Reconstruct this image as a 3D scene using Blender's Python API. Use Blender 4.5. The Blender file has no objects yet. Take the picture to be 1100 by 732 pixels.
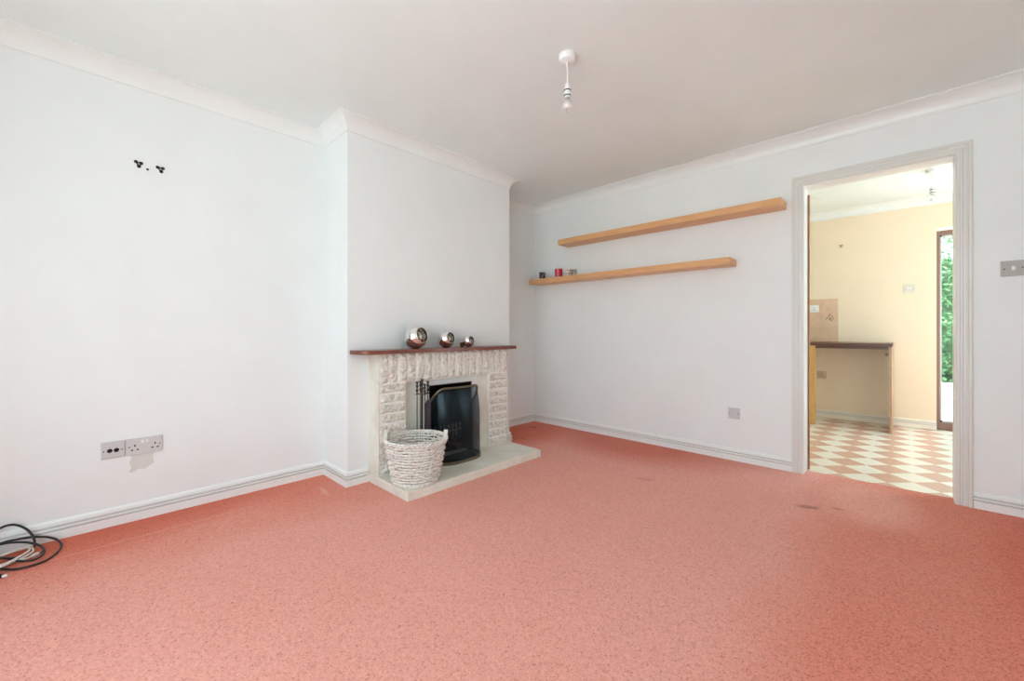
import bpy, math, random
from mathutils import Vector, noise
random.seed(7)
PI = math.pi
SC = bpy.context.scene
COL = SC.collection

# ------------------------------------------------------------------ camera
F, CX, HY, H = 442.0, 550.0, 356.5, 1.0
FW = Vector((-0.6914, 0.7225, 0)).normalized()
RT = Vector((FW.y, -FW.x, 0))
CAM = Vector((0, 0, H))

def ray(u, v):
    return FW + RT * ((u - CX) / F) + Vector((0, 0, 1)) * ((HY - v) / F)

def on_x(u, v, x):
    r = ray(u, v); return CAM + r * (x / r.x)

def on_y(u, v, y):
    r = ray(u, v); return CAM + r * (y / r.y)

def on_z(u, v, z):
    r = ray(u, v); return CAM + r * ((z - H) / r.z)

cd = bpy.data.cameras.new('camera')
cam = bpy.data.objects.new('camera', cd)
COL.objects.link(cam)
cam.location = CAM
cam.rotation_euler = (PI / 2, 0, math.atan2(-FW.x, FW.y))
cd.sensor_width = 36.0
cd.lens = 36.0 * F / 1100.0
cd.shift_y = (HY - 366.0) / 1100.0
cd.clip_start = 0.02
SC.camera = cam

# ------------------------------------------------------------------ materials
def L(c):
    return tuple(((x / 12.92) if x <= 0.04045 else ((x + 0.055) / 1.055) ** 2.4) for x in [k / 255.0 for k in c]) + (1,)

class Mat:
    def __init__(s, name, col, rough=0.5, metal=0.0, **kw):
        s.m = bpy.data.materials.new(name); s.m.use_nodes = True
        s.nt = s.m.node_tree; s.b = s.nt.nodes['Principled BSDF']
        s.out = s.nt.nodes['Material Output']
        s.b.inputs['Base Color'].default_value = col
        s.b.inputs['Roughness'].default_value = rough
        s.b.inputs['Metallic'].default_value = metal
        for k, v in kw.items():
            s.b.inputs[k.replace('_', ' ')].default_value = v
    def n(s, t, **kw):
        nd = s.nt.nodes.new(t)
        for k, v in kw.items():
            if k in nd.bl_rna.properties.keys(): setattr(nd, k, v)
            else: nd.inputs[k.replace('_', ' ')].default_value = v
        return nd
    def l(s, a, b):
        s.nt.links.new(a, b)
    def pos(s):
        return s.n('ShaderNodeNewGeometry').outputs['Position']
    def noise(s, scale, detail=3, rough=0.55, vec=None, stretch=None):
        nd = s.n('ShaderNodeTexNoise', Scale=scale, Detail=detail, Roughness=rough)
        v = vec or s.pos()
        if stretch:
            mp = s.n('ShaderNodeMapping'); mp.inputs['Scale'].default_value = stretch
            s.l(v, mp.inputs['Vector']); v = mp.outputs['Vector']
        s.l(v, nd.inputs['Vector'])
        return nd.outputs['Fac']
    def ramp(s, fac, stops):
        r = s.n('ShaderNodeValToRGB')
        e = r.color_ramp.elements
        while len(e) < len(stops): e.new(0.5)
        for i, (p, c) in enumerate(stops):
            e[i].position = p; e[i].color = c
        s.l(fac, r.inputs['Fac'])
        return r.outputs['Color']
    def mix(s, fac, a, b, mode='MIX'):
        m = s.n('ShaderNodeMix', data_type='RGBA', blend_type=mode)
        for sock, val in ((m.inputs[0], fac), (m.inputs[6], a), (m.inputs[7], b)):
            if hasattr(val, 'links') or hasattr(val, 'is_linked'): s.l(val, sock)
            else: sock.default_value = val
        return m.outputs[2]
    def color(s, c): s.l(c, s.b.inputs['Base Color'])
    def bump(s, h, strength=0.3, dist=0.01):
        b = s.n('ShaderNodeBump', Strength=strength, Distance=dist)
        s.l(h, b.inputs['Height']); s.l(b.outputs['Normal'], s.b.inputs['Normal'])

def paint(name, col, rough=0.55, bump=0.04):
    m = Mat(name, col, rough)
    f = m.noise(3.0, 4)
    dark = tuple(c * 0.965 for c in col[:3]) + (1,)
    m.color(m.ramp(f, [(0.3, dark), (0.7, col)]))
    m.bump(m.noise(90.0, 2), bump, 0.004)
    return m.m

WALL = paint('white_wall_paint', (0.83, 0.868, 0.862, 1))
CEIL = paint('white_ceiling_paint', (0.83, 0.895, 0.88, 1), 0.7, 0.08)
GLOSSW = paint('white_gloss_paint', (0.845, 0.875, 0.86, 1), 0.3, 0.0)
ARCHP = paint('pale_grey_gloss_paint', (0.74, 0.745, 0.70, 1), 0.3, 0.0)
CREAMW = paint('cream_white_paint', (0.86, 0.80, 0.69, 1), 0.4, 0.0)
CREAM = paint('cream_wall_paint', (0.85, 0.715, 0.54, 1), 0.5)
PLASTIC = Mat('grey_white_plastic', (0.60, 0.60, 0.60, 1), 0.3).m
BRIGHTP = Mat('white_plastic', (0.82, 0.82, 0.81, 1), 0.28).m
DARK = Mat('black_plastic', (0.008, 0.008, 0.009, 1), 0.4).m
HOLE = Mat('dark_hole', (0.01, 0.01, 0.01, 1), 0.9).m
PATCH = paint('bare_grey_plaster', (0.68, 0.68, 0.64, 1), 0.8, 0.2)
CHROME = Mat('mirror_chrome', (0.86, 0.85, 0.83, 1), 0.03, 1.0).m
CHROMEIN = Mat('mirror_lining', (0.72, 0.70, 0.66, 1), 0.06, 1.0).m
STEEL = Mat('brushed_steel', (0.55, 0.55, 0.54, 1), 0.25, 1.0).m
PEWTER = Mat('dark_pewter', (0.075, 0.07, 0.068, 1), 0.32, 1.0).m
BRASS = Mat('antique_brass', (0.20, 0.175, 0.115, 1), 0.33, 1.0).m
SOOT = Mat('soot_black', (0.012, 0.011, 0.010, 1), 0.85).m
IRON = Mat('cast_iron', (0.05, 0.048, 0.05, 1), 0.45, 0.6).m
BRISTLE = Mat('brush_bristle', (0.035, 0.018, 0.028, 1), 0.7).m
FRAMEP = Mat('pale_metal_fire_frame', (0.74, 0.74, 0.73, 1), 0.3, 0.2).m
BROWNF = Mat('brown_door_frame', (0.24, 0.135, 0.105, 1), 0.4).m
COPPERE = Mat('brass_contact', (0.6, 0.45, 0.2, 1), 0.3, 1.0).m
CABLEW = Mat('white_cable_sheath', (0.72, 0.70, 0.64, 1), 0.35).m
DARKLINE = Mat('groove_shade', (0.60, 0.60, 0.58, 1), 0.6).m  # painted shade for the skirting grooves

def wood(name, a, b, stretch, rough=0.4, scale=9.0):
    m = Mat(name, a, rough)
    f = m.noise(scale, 6, 0.62, stretch=stretch)
    m.color(m.ramp(f, [(0.32, a), (0.68, b)]))
    m.bump(f, 0.05, 0.004)
    return m.m

OAK = wood('oak_veneer', (0.66, 0.34, 0.14, 1), (0.78, 0.44, 0.21, 1), (0.6, 7, 9))
MAHOG = wood('mahogany', (0.15, 0.042, 0.027, 1), (0.25, 0.078, 0.050, 1), (9, 0.7, 9), 0.25)
WORKTOP = wood('dark_worktop', (0.07, 0.022, 0.012, 1), (0.12, 0.045, 0.025, 1), (1, 6, 6), 0.35)
PANEL = wood('beech_panel', (0.40, 0.24, 0.14, 1), (0.48, 0.30, 0.18, 1), (6, 6, 0.7), 0.45)
PINE = wood('pine_batten', (0.55, 0.30, 0.08, 1), (0.66, 0.40, 0.13, 1), (6, 6, 0.7), 0.45)
BARETIMBER = wood('bare_timber', (0.23, 0.095, 0.03, 1), (0.34, 0.15, 0.05, 1), (8, 8, 0.8), 0.5)

# carpet: short salmon pile, paler and deeper-coloured patches, a few stains
m = Mat('salmon_carpet', (0.6, 0.16, 0.1, 1), 0.95)
p = m.pos()
vt = m.n('ShaderNodeTexVoronoi', Scale=235.0); m.l(p, vt.inputs['Vector'])
bw = m.n('ShaderNodeRGBToBW'); m.l(vt.outputs['Color'], bw.inputs[0])
fn = m.noise(60.0, 3, 0.7)
am = m.n('ShaderNodeMath', operation='MULTIPLY_ADD'); m.l(fn, am.inputs[0]); am.inputs[1].default_value = 0.55
ms = m.n('ShaderNodeMath', operation='MULTIPLY_ADD'); m.l(bw.outputs[0], ms.inputs[0]); ms.inputs[1].default_value = 0.75; ms.inputs[2].default_value = -0.15
m.l(ms.outputs[0], am.inputs[2])
fine = am.outputs[0]
mid = m.noise(34.0, 4, 0.6)
big = m.noise(1.6, 4, 0.6)
c0 = m.ramp(fine, [(0.25, (0.63, 0.140, 0.075, 1)), (0.72, (0.73, 0.210, 0.130, 1))])
c1 = m.mix(m.ramp(mid, [(0.35, (0.0, 0, 0, 1)), (0.7, (0.32,) * 3 + (1,))]), c0, (0.56, 0.125, 0.07, 1))
c2 = m.mix(m.ramp(big, [(0.35, (0.0, 0, 0, 1)), (0.75, (0.30,) * 3 + (1,))]), c1, (0.80, 0.33, 0.26, 1))
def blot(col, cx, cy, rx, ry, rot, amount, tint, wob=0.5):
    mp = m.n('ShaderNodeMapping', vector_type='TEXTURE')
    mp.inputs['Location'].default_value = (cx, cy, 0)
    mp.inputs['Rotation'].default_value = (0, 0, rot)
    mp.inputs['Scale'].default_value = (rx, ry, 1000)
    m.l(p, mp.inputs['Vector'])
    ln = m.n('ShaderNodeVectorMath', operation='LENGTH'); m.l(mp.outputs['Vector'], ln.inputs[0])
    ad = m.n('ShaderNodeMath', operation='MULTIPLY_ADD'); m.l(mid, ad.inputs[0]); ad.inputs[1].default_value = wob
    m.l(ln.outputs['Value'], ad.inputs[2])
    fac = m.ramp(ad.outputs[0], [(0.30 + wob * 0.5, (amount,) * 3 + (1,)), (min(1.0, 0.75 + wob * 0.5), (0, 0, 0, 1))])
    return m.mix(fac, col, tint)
c3 = c2
# a paler lane down the room, with soft wandering edges
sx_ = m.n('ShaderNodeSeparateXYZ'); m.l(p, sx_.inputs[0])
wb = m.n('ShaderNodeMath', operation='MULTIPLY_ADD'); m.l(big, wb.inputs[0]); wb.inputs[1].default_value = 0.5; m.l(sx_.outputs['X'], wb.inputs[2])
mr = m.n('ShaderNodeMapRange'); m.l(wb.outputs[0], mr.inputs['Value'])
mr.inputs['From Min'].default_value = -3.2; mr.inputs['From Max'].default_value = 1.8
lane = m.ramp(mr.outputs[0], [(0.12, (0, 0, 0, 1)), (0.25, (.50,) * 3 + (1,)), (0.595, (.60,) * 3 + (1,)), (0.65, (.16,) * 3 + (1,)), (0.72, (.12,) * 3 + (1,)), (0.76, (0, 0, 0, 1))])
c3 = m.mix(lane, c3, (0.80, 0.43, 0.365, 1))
DEEPER_RED = (0.58, 0.085, 0.030, 1)      # deeper red-orange tone for the blots along the edges
c3 = blot(c3, -1.75, 3.40, 1.35, 0.85, 0.0, 0.72, DEEPER_RED, 0.5)
c3 = blot(c3, -2.75, 3.0, 0.6, 0.8, 0.0, 0.8, DEEPER_RED, 0.5)
c3 = blot(c3, 0.62, 2.7, 0.50, 1.5, 0.0, 0.7, DEEPER_RED, 0.5)
c3 = blot(c3, -0.15, 3.15, 0.36, 0.62, 0.0, 0.45, (0.88, 0.50, 0.42, 1), 0.3)  # pool of kitchen daylight at the doorway, painted into the carpet colour
c3 = blot(c3, -3.02, 0.0, 0.62, 1.6, 0.0, 0.72, DEEPER_RED, 0.5)
g = on_z(868, 545, 0); c3 = blot(c3, g.x, g.y, 0.10, 0.05, 0.5, 0.55, (0.22, 0.045, 0.03, 1))
g = on_z(900, 547, 0); c3 = blot(c3, g.x, g.y, 0.05, 0.03, 0.5, 0.4, (0.25, 0.05, 0.03, 1))
g = on_z(692, 515, 0); c3 = blot(c3, g.x, g.y, 0.12, 0.05, 0.4, 0.18, (0.28, 0.06, 0.035, 1))
g = on_z(348, 528, 0); c3 = blot(c3, g.x, g.y, 0.022, 0.16, 1.45, 0.5, (0.78, 0.45, 0.34, 1), 0.15)
g = on_z(130, 586, 0); c3 = blot(c3, -2.70, 0.25, 0.008, 0.95, 0.0, 0.45, (0.80, 0.42, 0.31, 1), 0.05)
g = on_z(574, 457, 0); c3 = blot(c3, g.x + 0.05, g.y - 0.08, 0.07, 0.05, 0.4, 0.7, (0.16, 0.04, 0.02, 1))
g = on_z(560, 471, 0); c3 = blot(c3, g.x, g.y, 0.05, 0.03, 0.4, 0.6, (0.25, 0.04, 0.02, 1))
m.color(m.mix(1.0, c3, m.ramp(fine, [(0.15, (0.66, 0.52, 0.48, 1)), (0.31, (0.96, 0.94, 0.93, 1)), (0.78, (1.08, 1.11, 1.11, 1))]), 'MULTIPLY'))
m.b.inputs['Sheen Weight'].default_value = 0.14
m.b.inputs['Sheen Roughness'].default_value = 0.45
m.b.inputs['Sheen Tint'].default_value = (1.0, 0.82, 0.78, 1)
m.bump(fine, 0.35, 0.008)
CARPET = m.m

# kitchen vinyl: cream and terracotta squares laid diagonally
m = Mat('chequered_vinyl', (1, 1, 1, 1), 0.32)
ck = m.n('ShaderNodeTexChecker', Scale=1.0)
mp = m.n('ShaderNodeMapping', vector_type='TEXTURE')
mp.inputs['Location'].default_value = (-0.459, 4.072, 0.05)
mp.inputs['Rotation'].default_value = (0, 0, PI / 4)
mp.inputs['Scale'].default_value = (0.175, 0.175, 1)
m.l(m.pos(), mp.inputs['Vector']); m.l(mp.outputs['Vector'], ck.inputs['Vector'])
ck.inputs['Color1'].default_value = (0.86, 0.82, 0.70, 1)
ck.inputs['Color2'].default_value = (0.66, 0.38, 0.27, 1)
f = m.noise(30, 4)
m.color(m.mix(m.ramp(f, [(0.4, (0, 0, 0, 1)), (0.75, (0.25,) * 3 + (1,))]), ck.outputs['Color'], (0.74, 0.62, 0.50, 1)))
VINYL = m.m

# stone
m = Mat('rock_faced_stone', (0.7, 0.64, 0.53, 1), 0.85)
f = m.noise(38, 6, 0.7); f2 = m.noise(5, 3)
c = m.ramp(f, [(0.32, (0.36, 0.33, 0.28, 1)), (0.46, (0.66, 0.63, 0.56, 1)), (0.66, (0.80, 0.78, 0.72, 1))])  # darkest stop paints crevice shade into the stone colour
m.color(m.mix(m.ramp(f2, [(0.4, (0, 0, 0, 1)), (0.7, (0.22,) * 3 + (1,))]), c, (0.70, 0.56, 0.43, 1)))
m.bump(f, 0.6, 0.006)
STONE = m.m
m = Mat('pale_mortar', (0.84, 0.81, 0.75, 1), 0.9)
m.bump(m.noise(120, 2), 0.3, 0.003); MORTAR = m.m
m = Mat('polished_limestone', (0.72, 0.66, 0.53, 1), 0.35)
f = m.noise(7, 5, 0.6); v = m.n('ShaderNodeTexVoronoi', Scale=9.0); m.l(m.pos(), v.inputs['Vector'])
c = m.ramp(f, [(0.3, (0.66, 0.62, 0.52, 1)), (0.55, (0.76, 0.74, 0.66, 1)), (0.8, (0.83, 0.81, 0.75, 1))])
m.color(m.mix(m.ramp(v.outputs['Distance'], [(0.06, (0.4,) * 3 + (1,)), (0.16, (0, 0, 0, 1))]), c, (0.47, 0.43, 0.34, 1)))
LIME = m.m

# basket willow, white-washed
m = Mat('white_washed_willow', (0.7, 0.66, 0.6, 1), 0.7)
f = m.noise(60, 4, 0.65)
m.color(m.ramp(f, [(0.30, (0.36, 0.27, 0.20, 1)), (0.42, (0.72, 0.68, 0.62, 1)), (0.65, (0.86, 0.85, 0.81, 1))]))
m.bump(f, 0.3, 0.003)
WILLOW = m.m

# tile splashback
m = Mat('beige_tile', (0.62, 0.44, 0.30, 1), 0.25)
f = m.noise(14, 4); m.color(m.ramp(f, [(0.35, (0.66, 0.45, 0.30, 1)), (0.7, (0.74, 0.53, 0.37, 1))]))
TILE = m.m
GROUT = Mat('pale_grout', (0.72, 0.60, 0.46, 1), 0.8).m
MOTIF = Mat('brown_tile_motif', (0.30, 0.20, 0.12, 1), 0.4).m

def see_through(name, tint, gloss_rough, facing=None, amount=None, gcol=(1, 1, 1, 1)):
    m = Mat(name, (1, 1, 1, 1))
    tr = m.n('ShaderNodeBsdfTransparent', Color=tint)
    gl = m.n('ShaderNodeBsdfGlossy', Color=gcol, Roughness=gloss_rough)
    mx = m.n('ShaderNodeMixShader')
    if amount is None:
        lw = m.n('ShaderNodeLayerWeight', Blend=0.5)
        pw = m.n('ShaderNodeMath', operation='POWER'); m.l(lw.outputs['Facing'], pw.inputs[0]); pw.inputs[1].default_value = 4.0
        ma = m.n('ShaderNodeMath', operation='MULTIPLY_ADD'); m.l(pw.outputs[0], ma.inputs[0]); ma.inputs[1].default_value = 0.6; ma.inputs[2].default_value = 0.035
        m.l(ma.outputs[0], mx.inputs[0])
    else:
        mx.inputs[0].default_value = amount
    m.l(tr.outputs[0], mx.inputs[1]); m.l(gl.outputs[0], mx.inputs[2])
    m.l(mx.outputs[0], m.out.inputs['Surface'])
    return m.m
PANE = see_through('clear_pane', (0.97, 0.985, 0.98, 1), 0.0)
BULB = see_through('clear_bulb_glass', (0.93, 0.94, 0.93, 1), 0.35, amount=0.30)
CUPGL = see_through('clear_cup_glass', (0.80, 0.80, 0.78, 1), 0.05)
AMBGL = see_through('amber_cup_glass', (0.62, 0.56, 0.36, 1), 0.05)

# fire guard mesh: fine dark woven wire, half open
m = Mat('fine_black_wire_mesh', (0.02, 0.03, 0.035, 1), 0.22, 0.0)
tr = m.n('ShaderNodeBsdfTransparent', Color=(0.80, 0.84, 0.86, 1))
mx = m.n('ShaderNodeMixShader'); mx.inputs[0].default_value = 0.30
m.b.inputs['Base Color'].default_value = (0.03, 0.05, 0.06, 1)
m.b.inputs['Metallic'].default_value = 0.65
m.b.inputs['Roughness'].default_value = 0.28
m.b.inputs['Coat Weight'].default_value = 0.35
m.b.inputs['Coat Roughness'].default_value = 0.1
m.l(tr.outputs[0], mx.inputs[1]); m.l(m.b.outputs[0], mx.inputs[2])
m.l(mx.outputs[0], m.out.inputs['Surface'])
WIRE = m.m

REDGL = Mat('red_glass', (0.50, 0.004, 0.035, 1), 0.12, Coat_Weight=0.6).m
PLUMGL = Mat('dark_plum_glass', (0.055, 0.022, 0.028, 1), 0.15, Coat_Weight=0.6).m
WAX = Mat('cream_wax', (0.78, 0.72, 0.62, 1), 0.5).m
FLECK = Mat('brown_gold_fleck', (0.14, 0.085, 0.02, 1), 0.4).m
MOSAIC = Mat('frosted_pale_glass', (0.72, 0.66, 0.60, 1), 0.3).m

# outdoors
m = Mat('leaf_green', (0.1, 0.3, 0.08, 1), 0.5)
f = m.noise(9, 3)
m.color(m.ramp(f, [(0.3, (0.02, 0.085, 0.03, 1)), (0.55, (0.07, 0.21, 0.065, 1)), (0.75, (0.20, 0.19, 0.08, 1))]))
m.b.inputs['Transmission Weight'].default_value = 0.0
LEAF = m.m
m = Mat('paving', (0.5, 0.48, 0.45, 1), 0.8)
f = m.noise(3, 5); m.color(m.ramp(f, [(0.3, (0.62, 0.62, 0.60, 1)), (0.7, (0.72, 0.72, 0.70, 1))])); PAVING = m.m
RENDERW = paint('white_garden_wall', (0.8, 0.8, 0.78, 1), 0.8, 0.3)
BARK = Mat('bark', (0.10, 0.07, 0.045, 1), 0.9).m

# ------------------------------------------------------------------ mesh builder
class MB:
    def __init__(s): s.v = []; s.f = []; s.mi = []; s.cur = 0
    def add(s, vs, fs):
        o = len(s.v); s.v += [tuple(x) for x in vs]
        s.f += [tuple(i + o for i in f) for f in fs]; s.mi += [s.cur] * len(fs); return s
    def box(s, x0, x1, y0, y1, z0, z1):
        x0, x1 = sorted((x0, x1)); y0, y1 = sorted((y0, y1)); z0, z1 = sorted((z0, z1))
        vs = [(x, y, z) for z in (z0, z1) for y in (y0, y1) for x in (x0, x1)]
        return s.add(vs, [(0, 2, 3, 1), (4, 5, 7, 6), (0, 1, 5, 4), (2, 6, 7, 3), (0, 4, 6, 2), (1, 3, 7, 5)])
    def tube(s, pts, r, n=8, closed=False, rz=None):
        pts = [Vector(p) for p in pts]; k = len(pts); vs = []; fs = []
        up = None
        for i, p in enumerate(pts):
            if closed: t = pts[(i + 1) % k] - pts[i - 1]
            else: t = pts[min(i + 1, k - 1)] - pts[max(i - 1, 0)]
            t.normalize()
            if up is None:
                up = Vector((0, 0, 1)) if abs(t.z) < 0.9 else Vector((1, 0, 0))
            a = (up - t * up.dot(t)).normalized(); b = t.cross(a); up = a
            rr = r(i / max(1, k - 1)) if callable(r) else r
            r2 = rz if rz is not None else rr
            for j in range(n):
                an = 2 * PI * j / n
                vs.append(p + a * (math.sin(an) * r2) + b * (math.cos(an) * rr))
        m = k if closed else k - 1
        for i in range(m):
            i2 = (i + 1) % k
            for j in range(n):
                j2 = (j + 1) % n
                fs.append((i * n + j, i * n + j2, i2 * n + j2, i2 * n + j))
        if not closed:
            fs.append(tuple(range(n - 1, -1, -1))); fs.append(tuple((k - 1) * n + j for j in range(n)))
        return s.add(vs, fs)
    def lathe(s, prof, c, n=32, axis=None, cap=True):
        """prof: list of (radius, height) along axis from c"""
        ax = Vector(axis or (0, 0, 1)).normalized()
        a = ax.orthogonal().normalized(); b = ax.cross(a); c = Vector(c)
        vs = []; fs = []
        for (r, h) in prof:
            for j in range(n):
                an = 2 * PI * j / n
                vs.append(c + ax * h + (a * math.cos(an) + b * math.sin(an)) * max(r, 1e-5))
        for i in range(len(prof) - 1):
            for j in range(n):
                j2 = (j + 1) % n
                fs.append((i * n + j, i * n + j2, (i + 1) * n + j2, (i + 1) * n + j))
        if cap:
            fs.append(tuple(range(n - 1, -1, -1)))
            fs.append(tuple((len(prof) - 1) * n + j for j in range(n)))
        return s.add(vs, fs)
    def sweep(s, path, prof, place, side=1.0, closed=False):
        """path 2D points, prof list of (offset, other); place(px,py,other)->3D ; mitred"""
        k = len(path); P = [Vector(p) for p in path]; rings = []
        def nrm(a, b):
            d = (b - a).normalized(); return Vector((d.y, -d.x)) * side
        for i in range(k):
            if closed or 0 < i < k - 1:
                n1 = nrm(P[i - 1], P[i]); n2 = nrm(P[i], P[(i + 1) % k])
                n = (n1 + n2) / (1 + n1.dot(n2))
            elif i == 0: n = nrm(P[0], P[1])
            else: n = nrm(P[-2], P[-1])
            rings.append([place(P[i].x + n.x * d, P[i].y + n.y * d, z) for d, z in prof])
        m = len(prof); vs = [q for r in rings for q in r]; fs = []
        for i in range(k if closed else k - 1):
            i2 = (i + 1) % k
            for j in range(m):
                j2 = (j + 1) % m
                fs.append((i * m + j, i * m + j2, i2 * m + j2, i2 * m + j))
        if not closed:
            fs.append(tuple(range(m))); fs.append(tuple((k - 1) * m + j for j in range(m - 1, -1, -1)))
        return s.add(vs, fs)
    def mat(s, i): s.cur = i; return s

def lum(name, mb, mats, parent=None, origin=None, smooth=False, bevel=0, seg=2):
    me = bpy.data.meshes.new(name)
    off = Vector(origin) if origin is not None else Vector((0, 0, 0))
    if parent is not None: off = wloc(parent)
    if parent is not None and origin is not None: off = Vector(origin)
    me.from_pydata([tuple(Vector(v) - off) for v in mb.v], [], mb.f)
    mats = mats if isinstance(mats, (list, tuple)) else [mats]
    for mt in mats: me.materials.append(mt)
    for pl, i in zip(me.polygons, mb.mi):
        pl.material_index = i; pl.use_smooth = smooth
    import bmesh
    bm = bmesh.new(); bm.from_mesh(me); bmesh.ops.recalc_face_normals(bm, faces=bm.faces); bm.to_mesh(me); bm.free()
    me.update()
    o = bpy.data.objects.new(name, me); COL.objects.link(o)
    if parent is not None:
        o.parent = parent
        o.location = off - wloc(parent)
    else:
        o.location = off
    if bevel:
        b = o.modifiers.new('bevel', 'BEVEL'); b.width = bevel; b.segments = seg; b.limit_method = 'ANGLE'
    return o

def wloc(o):
    v = Vector(o.location)
    while o.parent is not None:
        o = o.parent; v += Vector(o.location)
    return v

def thing(name, loc, label, cat, group=None):
    o = bpy.data.objects.new(name, None); COL.objects.link(o); o.empty_display_size = 0.05
    o.location = loc
    return tag(o, label, cat, group)

def tag(o, label, cat, group=None, kind=None):
    o['label'] = label; o['category'] = cat
    if group: o['group'] = group
    if kind: o['kind'] = kind
    return o

def struct(name, mb, mats, parent=None, label=None, **kw):
    o = lum(name, mb, mats, parent, **kw)
    if parent is None: o['kind'] = 'structure'
    if label: o['label'] = label
    return o

# ------------------------------------------------------------------ room shell
XL, XA, XB = -2.96, -3.02, -2.605           # left wall, far alcove, chimney breast face
Y0, YB, YK = -1.0, 3.51, 6.0                # front wall, back wall, kitchen far wall
YC0, YC1 = 1.185, 2.686                     # chimney breast
XR, ZC = 1.1, 2.385
YW = 3.64                                   # kitchen face of the back wall
DX0, DX1, DZ = -0.515, 0.205, 2.022         # doorway

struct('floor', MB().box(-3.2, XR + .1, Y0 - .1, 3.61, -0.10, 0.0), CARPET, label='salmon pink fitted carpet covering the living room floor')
struct('floor_kitchen', MB().box(-2.3, 1.9, 3.61, YK + .25, -0.10, -0.004), VINYL, label='cream and terracotta chequered vinyl floor in the kitchen')
struct('ceiling', MB().box(-3.2, XR + .1, Y0 - .1, YW, ZC, ZC + 0.1), CEIL, label='plain white ceiling of the living room')
struct('ceiling_kitchen', MB().box(-2.3, 1.9, YW, YK + .1, ZC, ZC + 0.1), CEIL, label='plain white ceiling of the kitchen')

w = MB().box(XL - .12, XL, Y0 - .1, YC0, -.1, ZC)
w.box(XA - .12, XA, YC1, YW, -.1, ZC)
struct('wall_left', w, WALL, label='white painted wall on either side of the chimney breast')

# irregular patch of bare plaster under the double socket
pp = [(138, 487.5), (150, 486), (163, 483.5), (165, 486), (164, 492), (165.5, 497), (160, 500.5), (155, 504), (149, 503.5), (144, 507), (138, 508.5), (141, 503), (139, 497), (141.5, 492)]
pv = [on_x(u, v, XL) for u, v in pp]
pm = MB()
n = len(pv)
pm.add([(XL + .0012, q.y, q.z) for q in pv] + [(XL - .004, q.y, q.z) for q in pv],
       [tuple(range(n))] + [(i, (i + 1) % n, n + (i + 1) % n, n + i) for i in range(n)])
struct('plaster_patch', pm, PATCH, parent=bpy.data.objects['wall_left'], label='grey bare plaster patch')

FY0, FY1, FZ1 = 1.740, 2.146, 0.607          # fire opening
w = MB().box(XL - .12, XB, YC0, FY0, -.1, ZC)
w.box(XL - .12, XB, FY1, YC1, -.1, ZC)
w.box(XL - .12, XB, FY0, FY1, FZ1, ZC)
w.box(XL - .12, XB, FY0, FY1, -.1, 0.04)
w.box(XL - .12, XL, FY0, FY1, 0.04, FZ1)
struct('wall_chimney', w, WALL, label='white chimney breast projecting from the left wall')

w = MB().box(XA - .12, DX0 - .02, YB, YW, -.1, ZC).box(DX1 + .02, 1.9, YB, YW, -.1, ZC).box(DX0 - .02, DX1 + .02, YB, YW, DZ + .02, ZC)
struct('wall_back', w, WALL, label='white wall holding the two oak shelves and the doorway')
# front wall with the big window behind the camera
WX0, WX1, WZ0, WZ1 = -1.98, 0.72, 0.03, 2.28
w = MB().box(XL - .12, WX0, Y0 - .2, Y0, -.1, ZC).box(WX1, XR + .1, Y0 - .2, Y0, -.1, ZC)
w.box(WX0, WX1, Y0 - .2, Y0, -.1, WZ0).box(WX0, WX1, Y0 - .2, Y0, WZ1, ZC)
struct('wall_front', w, WALL)
struct('wall_right', MB().box(XR, XR + .12, Y0 - .1, YW, -.1, ZC), WALL)

# kitchen walls
KX0, KX1, KZ = 0.226, 1.34, 2.066            # glazed garden door opening
w = MB().box(-2.3, KX0, YK, YK + .25, -.1, ZC).box(KX1, 1.9, YK, YK + .25, -.1, ZC).box(KX0, KX1, YK, YK + .25, KZ, ZC)
struct('wall_kitchen_back', w, CREAM, label='cream kitchen wall seen through the doorway')
struct('wall_kitchen_left', MB().box(-2.3, -2.2, YW, YK, -.1, ZC), CREAM)
QY0, QY1, QZ0, QZ1 = 3.80, 5.80, 0.42, 2.25
w = MB().box(1.5, 1.7, YW, QY0, -.1, ZC).box(1.5, 1.7, QY1, YK, -.1, ZC)
w.box(1.5, 1.7, QY0, QY1, -.1, QZ0).box(1.5, 1.7, QY0, QY1, QZ1, ZC)
struct('wall_kitchen_right', w, CREAM)

# windows: frame + panes
def window(name, x0, x1, y0, y1, z0, z1, mull, along, mat=BRIGHTP):
    f = MB(); t = 0.055
    def bar(a0, a1, c0, c1):
        if along == 'x': f.box(a0, a1, y0, y1, c0, c1)
        else: f.box(x0, x1, a0, a1, c0, c1)
    lo, hi = (x0, x1) if along == 'x' else (y0, y1)
    bar(lo, hi, z0, z0 + t); bar(lo, hi, z1 - t, z1); bar(lo, lo + t, z0, z1); bar(hi - t, hi, z0, z1)
    for q in mull: bar(q - t * .5, q + t * .5, z0, z1)
    fo = struct(name, f, mat, bevel=0.004)
    g = MB()
    if along == 'x': ym = (y0 + y1) / 2; g.box(lo + t, hi - t, ym - .003, ym + .003, z0 + t, z1 - t)
    else: xm = (x0 + x1) / 2; g.box(xm - .003, xm + .003, lo + t, hi - t, z0 + t, z1 - t)
    struct('window_pane', g, PANE, parent=fo)
    return fo
window('window_1', WX0, WX1, Y0 - .15, Y0 - .09, WZ0, WZ1, [-0.63], 'x')
window('added_kitchen_window', 1.58, 1.64, QY0, QY1, QZ0, QZ1, [4.8], 'y')  # unseen kitchen window, put in and sized to brighten the kitchen

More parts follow.
